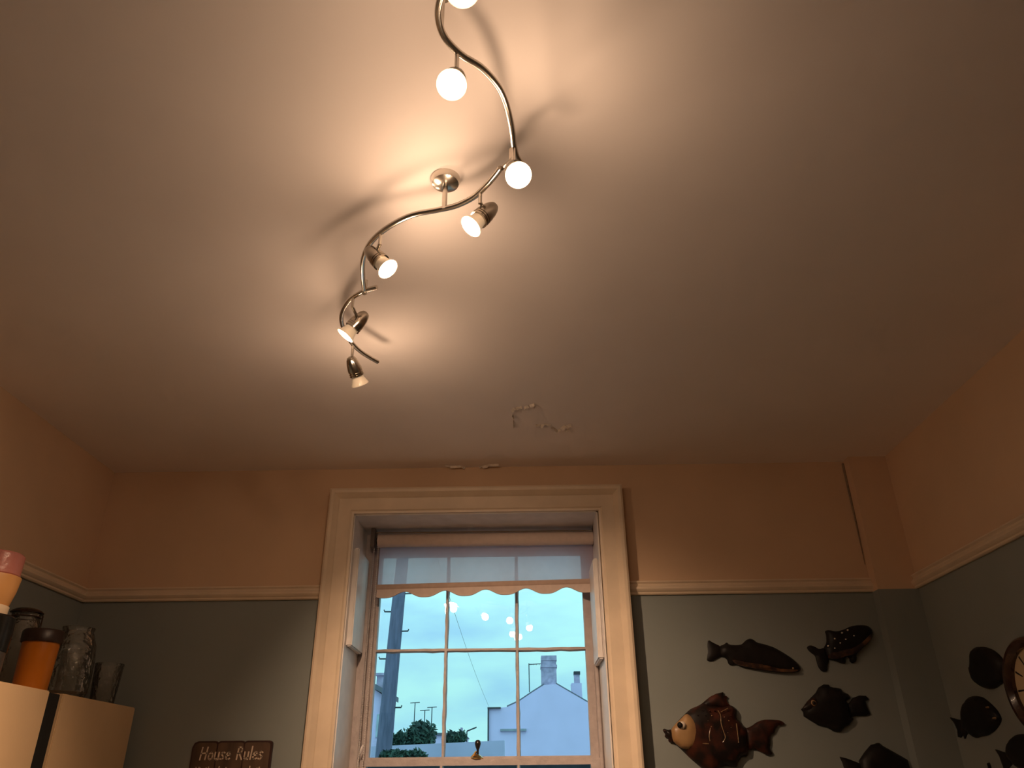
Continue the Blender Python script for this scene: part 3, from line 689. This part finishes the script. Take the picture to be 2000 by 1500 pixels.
# fish cut by the bottom edge
P = bp(c6([(345,1465),(340,1440),(385,1370),(440,1305),(470,1298),(490,1290),(510,1290),(540,1315),(640,1370),(745,1430),(765,1500),(745,1590),(640,1670),(500,1660),(400,1600),(350,1540)]))
f = root_back(P, 'angular black fish at the foot of the corner boxing, lowest on the back wall')
relief('body', P, b3, BACKN, .006, .026, .05, m_fdark, f, .014)
P = bp(c6([(180,1405),(240,1420),(352,1463),(372,1500),(355,1545),(260,1620),(215,1640),(230,1540),(205,1460)]))
relief('tail', P, b3, BACKN, .006, .007, .02, m_fdark, f, .014)
# right wall fish
P = rp(c6([(1240,660),(1260,630),(1255,520),(1290,488),(1360,485),(1430,510),(1490,560),(1530,620),(1545,700),(1530,780),(1510,790),(1450,835),(1400,840),(1330,815),(1275,765),(1260,700)]))
f = root_right(P, 'plump black fish touching the wooden clock rim on the right wall')
relief('body', smooth_poly(P), r3, RIGHTN, .006, .022, .05, m_fdark, f, .014)
P = rp(c6([(1500,600),(1525,615),(1560,600),(1590,590),(1592,760),(1560,775),(1525,782),(1500,790)]))
relief('tail', smooth_poly(P), r3, RIGHTN, .004, .004, .02, m_fdark, f, .014)
P = rp(c6([(1185,1100),(1180,1010),(1195,960),(1230,910),(1280,895),(1340,905),(1400,950),(1460,1010),(1500,1080),(1495,1120),(1450,1185),(1390,1225),(1330,1235),(1300,1250),(1260,1235),(1240,1205),(1200,1180)]))
f = root_right(P, 'small black angelfish with pale eye marks, under the plump fish on the right wall')
relief('body', smooth_poly(P), r3, RIGHTN, .006, .020, .045, m_fdark, f, .012)
P = rp(c6([(1075,1075),(1140,1095),(1188,1100),(1205,1150),(1240,1200),(1215,1215),(1200,1255),(1185,1215),(1165,1245),(1145,1240),(1140,1180),(1120,1130)]))
relief('tail', P, r3, RIGHTN, .006, .006, .02, m_fdark, f, .012)
for (x, y), rr in (((1390, 993), .006), ((1448, 1083), .007)):
    q = rp(c6([(x, y)]), .03)[0]; disc(q, rr, r3, RIGHTN, .020, .030, 'eye', m_fgold, f, .6)
P = rp(c6([(1560,1375),(1555,1320),(1580,1260),(1630,1220),(1700,1215),(1800,1250),(1870,1330),(1880,1420),(1820,1500),(1720,1530),(1640,1500),(1600,1450),(1570,1420)]))
f = root_right(P, 'black angelfish in the lower right corner beneath the clock')
relief('body', smooth_poly(P), r3, RIGHTN, .006, .020, .045, m_fdark, f, .012)
P = rp(c6([(1455,1345),(1510,1365),(1562,1375),(1585,1420),(1605,1455),(1560,1500),(1540,1560),(1520,1480),(1490,1400)]))
relief('tail', P, r3, RIGHTN, .006, .006, .02, m_fdark, f, .012)
P = rp(c6([(1385,1462),(1398,1455),(1408,1480),(1420,1530),(1460,1570),(1450,1640),(1390,1660),(1350,1610),(1370,1550),(1400,1530),(1395,1490)]))
f = root_right(P, 'little dark fish whose raised fin just shows at the bottom edge', )
relief('body', P, r3, RIGHTN, .005, .014, .02, m_fdark, f, .010)

# ------------------------------------------------------------------ wall clock
cy, cz, cr_ = 2.550, 1.702, .151
ck = thing('wall_clock', 'round wooden rimmed wall clock with cream dial on the right wall', 'clock', (XR, cy, cz-cr_))
Mc = Matrix.Translation((XR, cy, cz)) @ Matrix.Rotation(-math.pi/2, 4, 'Y')   # local +z points into the room
b = MB(); b.lathe([(.118, .006), (.118, .020), (.122, .026), (.130, .034), (.140, .034), (.147, .028), (.151, .018), (.151, .001), (.118, .001), (.118, .006)], 64, Mc); b.build('rim', mat('dark_varnished_wood', (.060, .020, .010), .22, col2=(.025, .008, .005), vscale=12, coat=.5), ck, smooth=True, angle=25)
b = MB(); b.lathe([(0, .001), (.119, .001), (.119, .008), (0, .008)], 64, Mc); b.build('dial', mat('cream_dial', (.60, .46, .28), .55, var=.08, vscale=8), ck)
m_ink = mat('clock_ink', (.01, .008, .007), .5, var=.2)
for hnum in range(12):
    ang = math.radians(hnum*30)
    rad = Vector((0, -math.sin(ang), math.cos(ang))); tan = Vector((0, -math.cos(ang), -math.sin(ang))); o0 = Vector((XR-.0082, cy, cz))
    a, e = o0+rad*.113, o0+rad*.078
    MB().prism([a-tan*.0032, e-tan*.0018, e+tan*.0018, a+tan*.0032], (-.0006, 0, 0)).build('hour_mark', m_ink, ck)
for ang, L, w in ((math.radians(205), .062, .004), (math.radians(40), .088, .003)):
    rad = Vector((0, -math.sin(ang), math.cos(ang))); tan = Vector((0, -math.cos(ang), -math.sin(ang))); o0 = Vector((XR-.011, cy, cz))
    MB().prism([o0-rad*.015-tan*w, o0+rad*L-tan*w*.3, o0+rad*L+tan*w*.3, o0-rad*.015+tan*w], (-.001, 0, 0)).build('hand', m_ink, ck)
b = MB(); b.lathe([(0, .008), (.006, .008), (.006, .014), (0, .015)], 16, Mc); b.build('hub', m_ink, ck, smooth=True)

# ------------------------------------------------------------------ outside
GZ = -.8
struct(MB().box((-60, YB+T+.02, GZ-.2), (60, 140, GZ)).build('ground', mat('yard_ground', (.22, .22, .23), .9, var=.3, vscale=2)))
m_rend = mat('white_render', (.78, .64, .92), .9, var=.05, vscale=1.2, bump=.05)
m_slate = mat('slate_roof', (.16, .16, .20), .8, var=.2, vscale=3)
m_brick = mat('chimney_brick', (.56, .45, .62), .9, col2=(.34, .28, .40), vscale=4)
m_dark = mat('dark_ironwork', (.05, .055, .07), .7, var=.2)
def box_px(b, x0, y0, x1, y1, Y, depth, z0=None):
    a = at_y(x0, y1, Y); c = at_y(x1, y0, Y); b.box((a.x, Y, a.z if z0 is None else z0), (c.x, Y+depth, c.z)); return b
# gable house
HY = 40.0
g = thing('gable_house', 'white rendered gable end house with two chimneys beyond the yard', 'house', (1.5, HY, GZ))
gp = [(955, 1500), (955, 1383), (978, 1382), (990, 1381), (1012, 1371), (1040, 1352), (1062, 1338), (1086, 1336), (1110, 1350), (1148, 1372), (1200, 1405), (1250, 1440), (1250, 1500)]
pl = [at_y(x, y, HY) for x, y in gp]; pl[0].z = GZ; pl[-1].z = GZ
MB().prism(pl, (0, 9, 0)).build('gable_wall', m_rend, g)
for seg in ([(990, 1381), (1012, 1371), (1040, 1352), (1062, 1338)], [(1086, 1336), (1110, 1350), (1148, 1372), (1200, 1405), (1250, 1440)]):
    q = [at_y(x, y, HY+.15) for x, y in seg]
    MB().prism([v for v in q]+[v+Vector((0, 0, .07)) for v in reversed(q)], (0, 8.8, 0)).build('roof', m_slate, g)
b = MB(); box_px(b, 1058, 1290, 1086, 1345, HY+.3, .9); c1 = b.build('chimney', m_brick, g)
b = MB(); box_px(b, 1056, 1298, 1088, 1303, HY+.25, 1.0); b.build('chimney_band', m_brick, c1)
b = MB(); box_px(b, 1057, 1280, 1087, 1290, HY+.27, .95); b.build('chimney_cap', m_brick, c1)
b = MB(); box_px(b, 1118, 1334, 1136, 1380, HY+2, .8); c2_ = b.build('chimney', m_rend, g)
b = MB(); box_px(b, 1122, 1316, 1132, 1334, HY+2.2, .35); b.build('chimney_pot', m_brick, c2_)
b = MB(); box_px(b, 1121, 1311, 1133, 1317, HY+2.15, .45); b.build('pot_cowl', m_dark, c2_)
b = MB(); box_px(b, 977, 1423, 1028, 1428, HY-.12, .12); b.build('ledge', mat('grey_ledge', (.35, .36, .42), .9, var=.2), g)
b = MB(); box_px(b, 952, 1382, 955, 1450, HY-.1, .1); b.build('drain_pipe', m_dark, g)
b = MB(); box_px(b, 952, 1381, 978, 1384, HY-.15, .2); b.build('gutter', m_dark, g)
a0 = at_y(1034, 1352, HY+.5)
b = MB(); b.tube([a0, a0+Vector((0, 0, 1.35))], .025, 6); top = a0+Vector((0, 0, 1.3)); b.tube([top, top+Vector((.75, 0, .03))], .02, 6)
for i in range(5): b.tube([top+Vector((.1+.14*i, -.2, .0)), top+Vector((.1+.14*i, .2, .0))], .012, 5)
b.build('aerial', m_dark, g)
# garden wall across the back
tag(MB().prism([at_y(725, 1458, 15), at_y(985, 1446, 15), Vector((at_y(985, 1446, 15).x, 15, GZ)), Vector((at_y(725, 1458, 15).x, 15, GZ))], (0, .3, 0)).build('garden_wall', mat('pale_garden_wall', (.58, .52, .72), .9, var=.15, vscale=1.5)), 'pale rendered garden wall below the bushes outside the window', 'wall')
# terraced house on the left
t = thing('terraced_house', 'pale terraced house with brick chimney at the left of the window', 'house', (-3.9, 20, GZ))
TY = 20.0
a = at_y(758, 1364, TY); a2 = at_y(725, 1342, TY)
MB().prism([(a.x, TY, GZ), (a.x, TY, a.z), (a2.x, TY, a2.z), (a2.x-2, TY, a2.z), (a2.x-2, TY, GZ)], (0, 1.2, 0)).build('house_wall', m_rend, t)
q = [a+Vector((.08, -.15, 0)), a2+Vector((0, -.15, 0)), a2+Vector((0, -.15, .12)), a+Vector((.08, -.15, .12))]
MB().prism(q, (0, 1.3, 0)).build('roof_edge', m_slate, t)
b = MB(); box_px(b, 734, 1318, 752, 1352, TY+.5, .7); tc_ = b.build('chimney', m_brick, t)
b = MB(); box_px(b, 733, 1314, 753, 1319, TY+.45, .8); b.build('chimney_cap', m_brick, tc_)
b = MB(); box_px(b, 743, 1348, 746, 1480, TY-.1, .1); b.build('drain_pipe', m_dark, t)
b = MB(); box_px(b, 733, 1395, 741, 1440, TY-.03, .05); b.build('window', mat('dusk_window', (.55, .62, .70), .2, var=.2), t)
# far cottage roof
c = thing('far_cottage', 'distant low cottage with small chimney behind the bushes', 'house', (-6, 60, GZ))
b = MB(); box_px(b, 770, 1436, 906, 1470, 60, 5, GZ); b.build('cottage_wall', m_rend, c)
q = [at_y(768, 1437, 59.8), at_y(908, 1437, 59.8), at_y(906, 1432, 59.8), at_y(775, 1410, 59.8)]
q = [at_y(768, 1436, 59.8), at_y(908, 1436, 59.8), at_y(904, 1431, 59.8), at_y(780, 1431, 59.8)]
MB().prism(q, (0, 5.4, 0)).build('roof', m_slate, c)
b = MB(); box_px(b, 899, 1421, 903, 1432, 61, .6); b.build('chimney', m_brick, c)
for (x, y0, y1) in ((808, 1373, 1431), (828, 1388, 1431), (842, 1382, 1431)):
    a = at_y(x, y1, 61); e = at_y(x, y0, 61); b = MB(); b.tube([a, (a.x, 61, e.z)], .035, 5); b.tube([(a.x-.35, 61, e.z), (a.x+.35, 61, e.z+.04)], .03, 5); b.build('aerial', m_dark, c)
a = at_y(912, 1428, 61); b = MB(); b.tube([a, a+Vector((.7, 0, .25))], .05, 5); b.tube([a, a+Vector((0, 0, -.8))], .04, 5); b.build('aerial', m_dark, c)
# telegraph pole
PY = 13.0
p = thing('telegraph_pole', 'tall wooden telegraph pole with step pegs outside the left panes', 'pole', (at_y(752, 1440, PY).x, PY, GZ))
pt, pb = at_y(779, 1165, PY), at_y(752, 1440, PY); d = (pt-pb)/(pt.z-pb.z)
bot = pb + d*(GZ-pb.z); tp = pb + d*(6.5-pb.z)
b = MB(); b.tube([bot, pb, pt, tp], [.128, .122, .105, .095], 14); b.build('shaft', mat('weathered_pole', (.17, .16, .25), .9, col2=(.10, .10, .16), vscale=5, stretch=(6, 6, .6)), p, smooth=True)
for (x, y, s_) in ((766, 1195, -1), (791, 1233, 1), (759, 1287, -1), (775, 1382, 1), (778, 1160, 1)):
    q = at_y(x, y, PY); cx = (pb + d*(q.z-pb.z)).x
    b = MB(); b.tube([(cx, PY, q.z), (cx+s_*.21, PY-.02, q.z), (cx+s_*.22, PY-.02, q.z+.03)], .012, 6); b.build('step_peg', m_dark, p)
wr = MB(); w0 = tp - d*.3 + Vector((.10, .10, 0)); w1 = at_y(956, 1383, HY-.2); pts = [w0.lerp(w1, i/20)-Vector((0, 0, .25*math.sin(math.pi*i/20))) for i in range(21)]
wr.tube(pts, .0045, 5)
tag(wr.build('overhead_wire', m_dark), 'thin overhead wire running from the pole to the gable house', 'wire')
# bushes and hedge
m_leaf = mat('dark_leaves', (.035, .085, .055), .8, col2=(.015, .04, .035), vscale=3)
def leafy(centres, n, name, label, cat, base):
    o = thing(name, label, cat, base)
    b = MB()
    for _ in range(n):
        cx, cy_, cz_, r = random.choice(centres)
        v = Vector((random.gauss(0, 1), random.gauss(0, 1), random.gauss(0, 1))).normalized()*r*random.uniform(.5, 1.0)*random.choice((1, 1, 1.15, 1.3))
        p = Vector((cx, cy_, cz_))+Vector((v.x, v.y*.8, v.z)); s_ = random.uniform(.035, .08)
        u = Vector((random.uniform(-1, 1), random.uniform(-1, 1), random.uniform(-1, 1))).normalized(); w = u.orthogonal().normalized()
        b.add([p-u*s_, p+w*s_*.5, p+u*s_, p-w*s_*.5], [(0, 1, 2, 3)])
    for (cx, cy_, cz_, r) in centres:
        M = Matrix.Translation((cx, cy_, cz_)); b.lathe([(0, -r*.55), (r*.35, -r*.45), (r*.52, -r*.15), (r*.54, r*.15), (r*.35, r*.45), (0, r*.55)], 10, M)
    f = b.build('foliage', m_leaf, o); f['kind'] = 'stuff'
    b = MB()
    for (cx, cy_, cz_, r) in centres: b.tube([(base[0]+(cx-base[0])*.3, base[1], GZ), (cx, cy_, cz_)], [.05, .03], 6)
    b.build('stem', mat('bark', (.06, .05, .045), .9, var=.2), o)
def cc(lst, Y): 
    out = []
    for x, y, r in lst: q = at_y(x, y, Y); out.append((q.x, Y+random.uniform(-.1, .1), q.z, r*Y/1600))
    return out
leafy(cc([(812, 1440, 20), (828, 1432, 18), (800, 1446, 15), (832, 1444, 16), (818, 1424, 12)], 16.5), 2600, 'bush', 'round dark green bush in front of the telegraph pole', 'bush', (-2.1, 16.5, GZ))
leafy(cc([(885, 1444, 11), (900, 1440, 9), (875, 1448, 9)], 17.0), 700, 'bush', 'smaller loose bush right of the round bush, under the far cottage', 'bush', (-1.6, 17.0, GZ))
leafy(cc([(760, 1446, 11), (772, 1450, 11), (782, 1440, 8), (750, 1452, 9)], 17.2), 900, 'bush', 'low scrub at the foot of the telegraph pole', 'bush', (-2.9, 17.2, GZ))
hd = cc([(750+i*9, 1480, 9) for i in range(9)], 12.0)
leafy(hd, 1500, 'hedge', 'dark clipped hedge low at the left in front of the garden wall', 'hedge', (-1.9, 12, GZ))
q = [at_y(700, 1489, 11), at_y(1200, 1487, 11)]
yw = thing('view_darkening_wall', 'added dark wall that darkens the view just below the meeting rail of the window', 'wall', (-.3, 11, GZ))  # wall added outside only to make the lower panes look dark
MB().prism([q[0], q[1], Vector((q[1].x, 11, GZ)), Vector((q[0].x, 11, GZ))], (0, .25, 0)).build('wall_face', mat('dark_view_fill', (.035, .035, .045), .9, var=.4, vscale=6), yw)
MB().prism([q[0]+Vector((0, -.04, 0)), q[1]+Vector((0, -.04, 0)), q[1]+Vector((0, -.04, .03)), q[0]+Vector((0, -.04, .03))], (0, .33, 0)).build('coping', MATS['dark_view_fill'], yw)
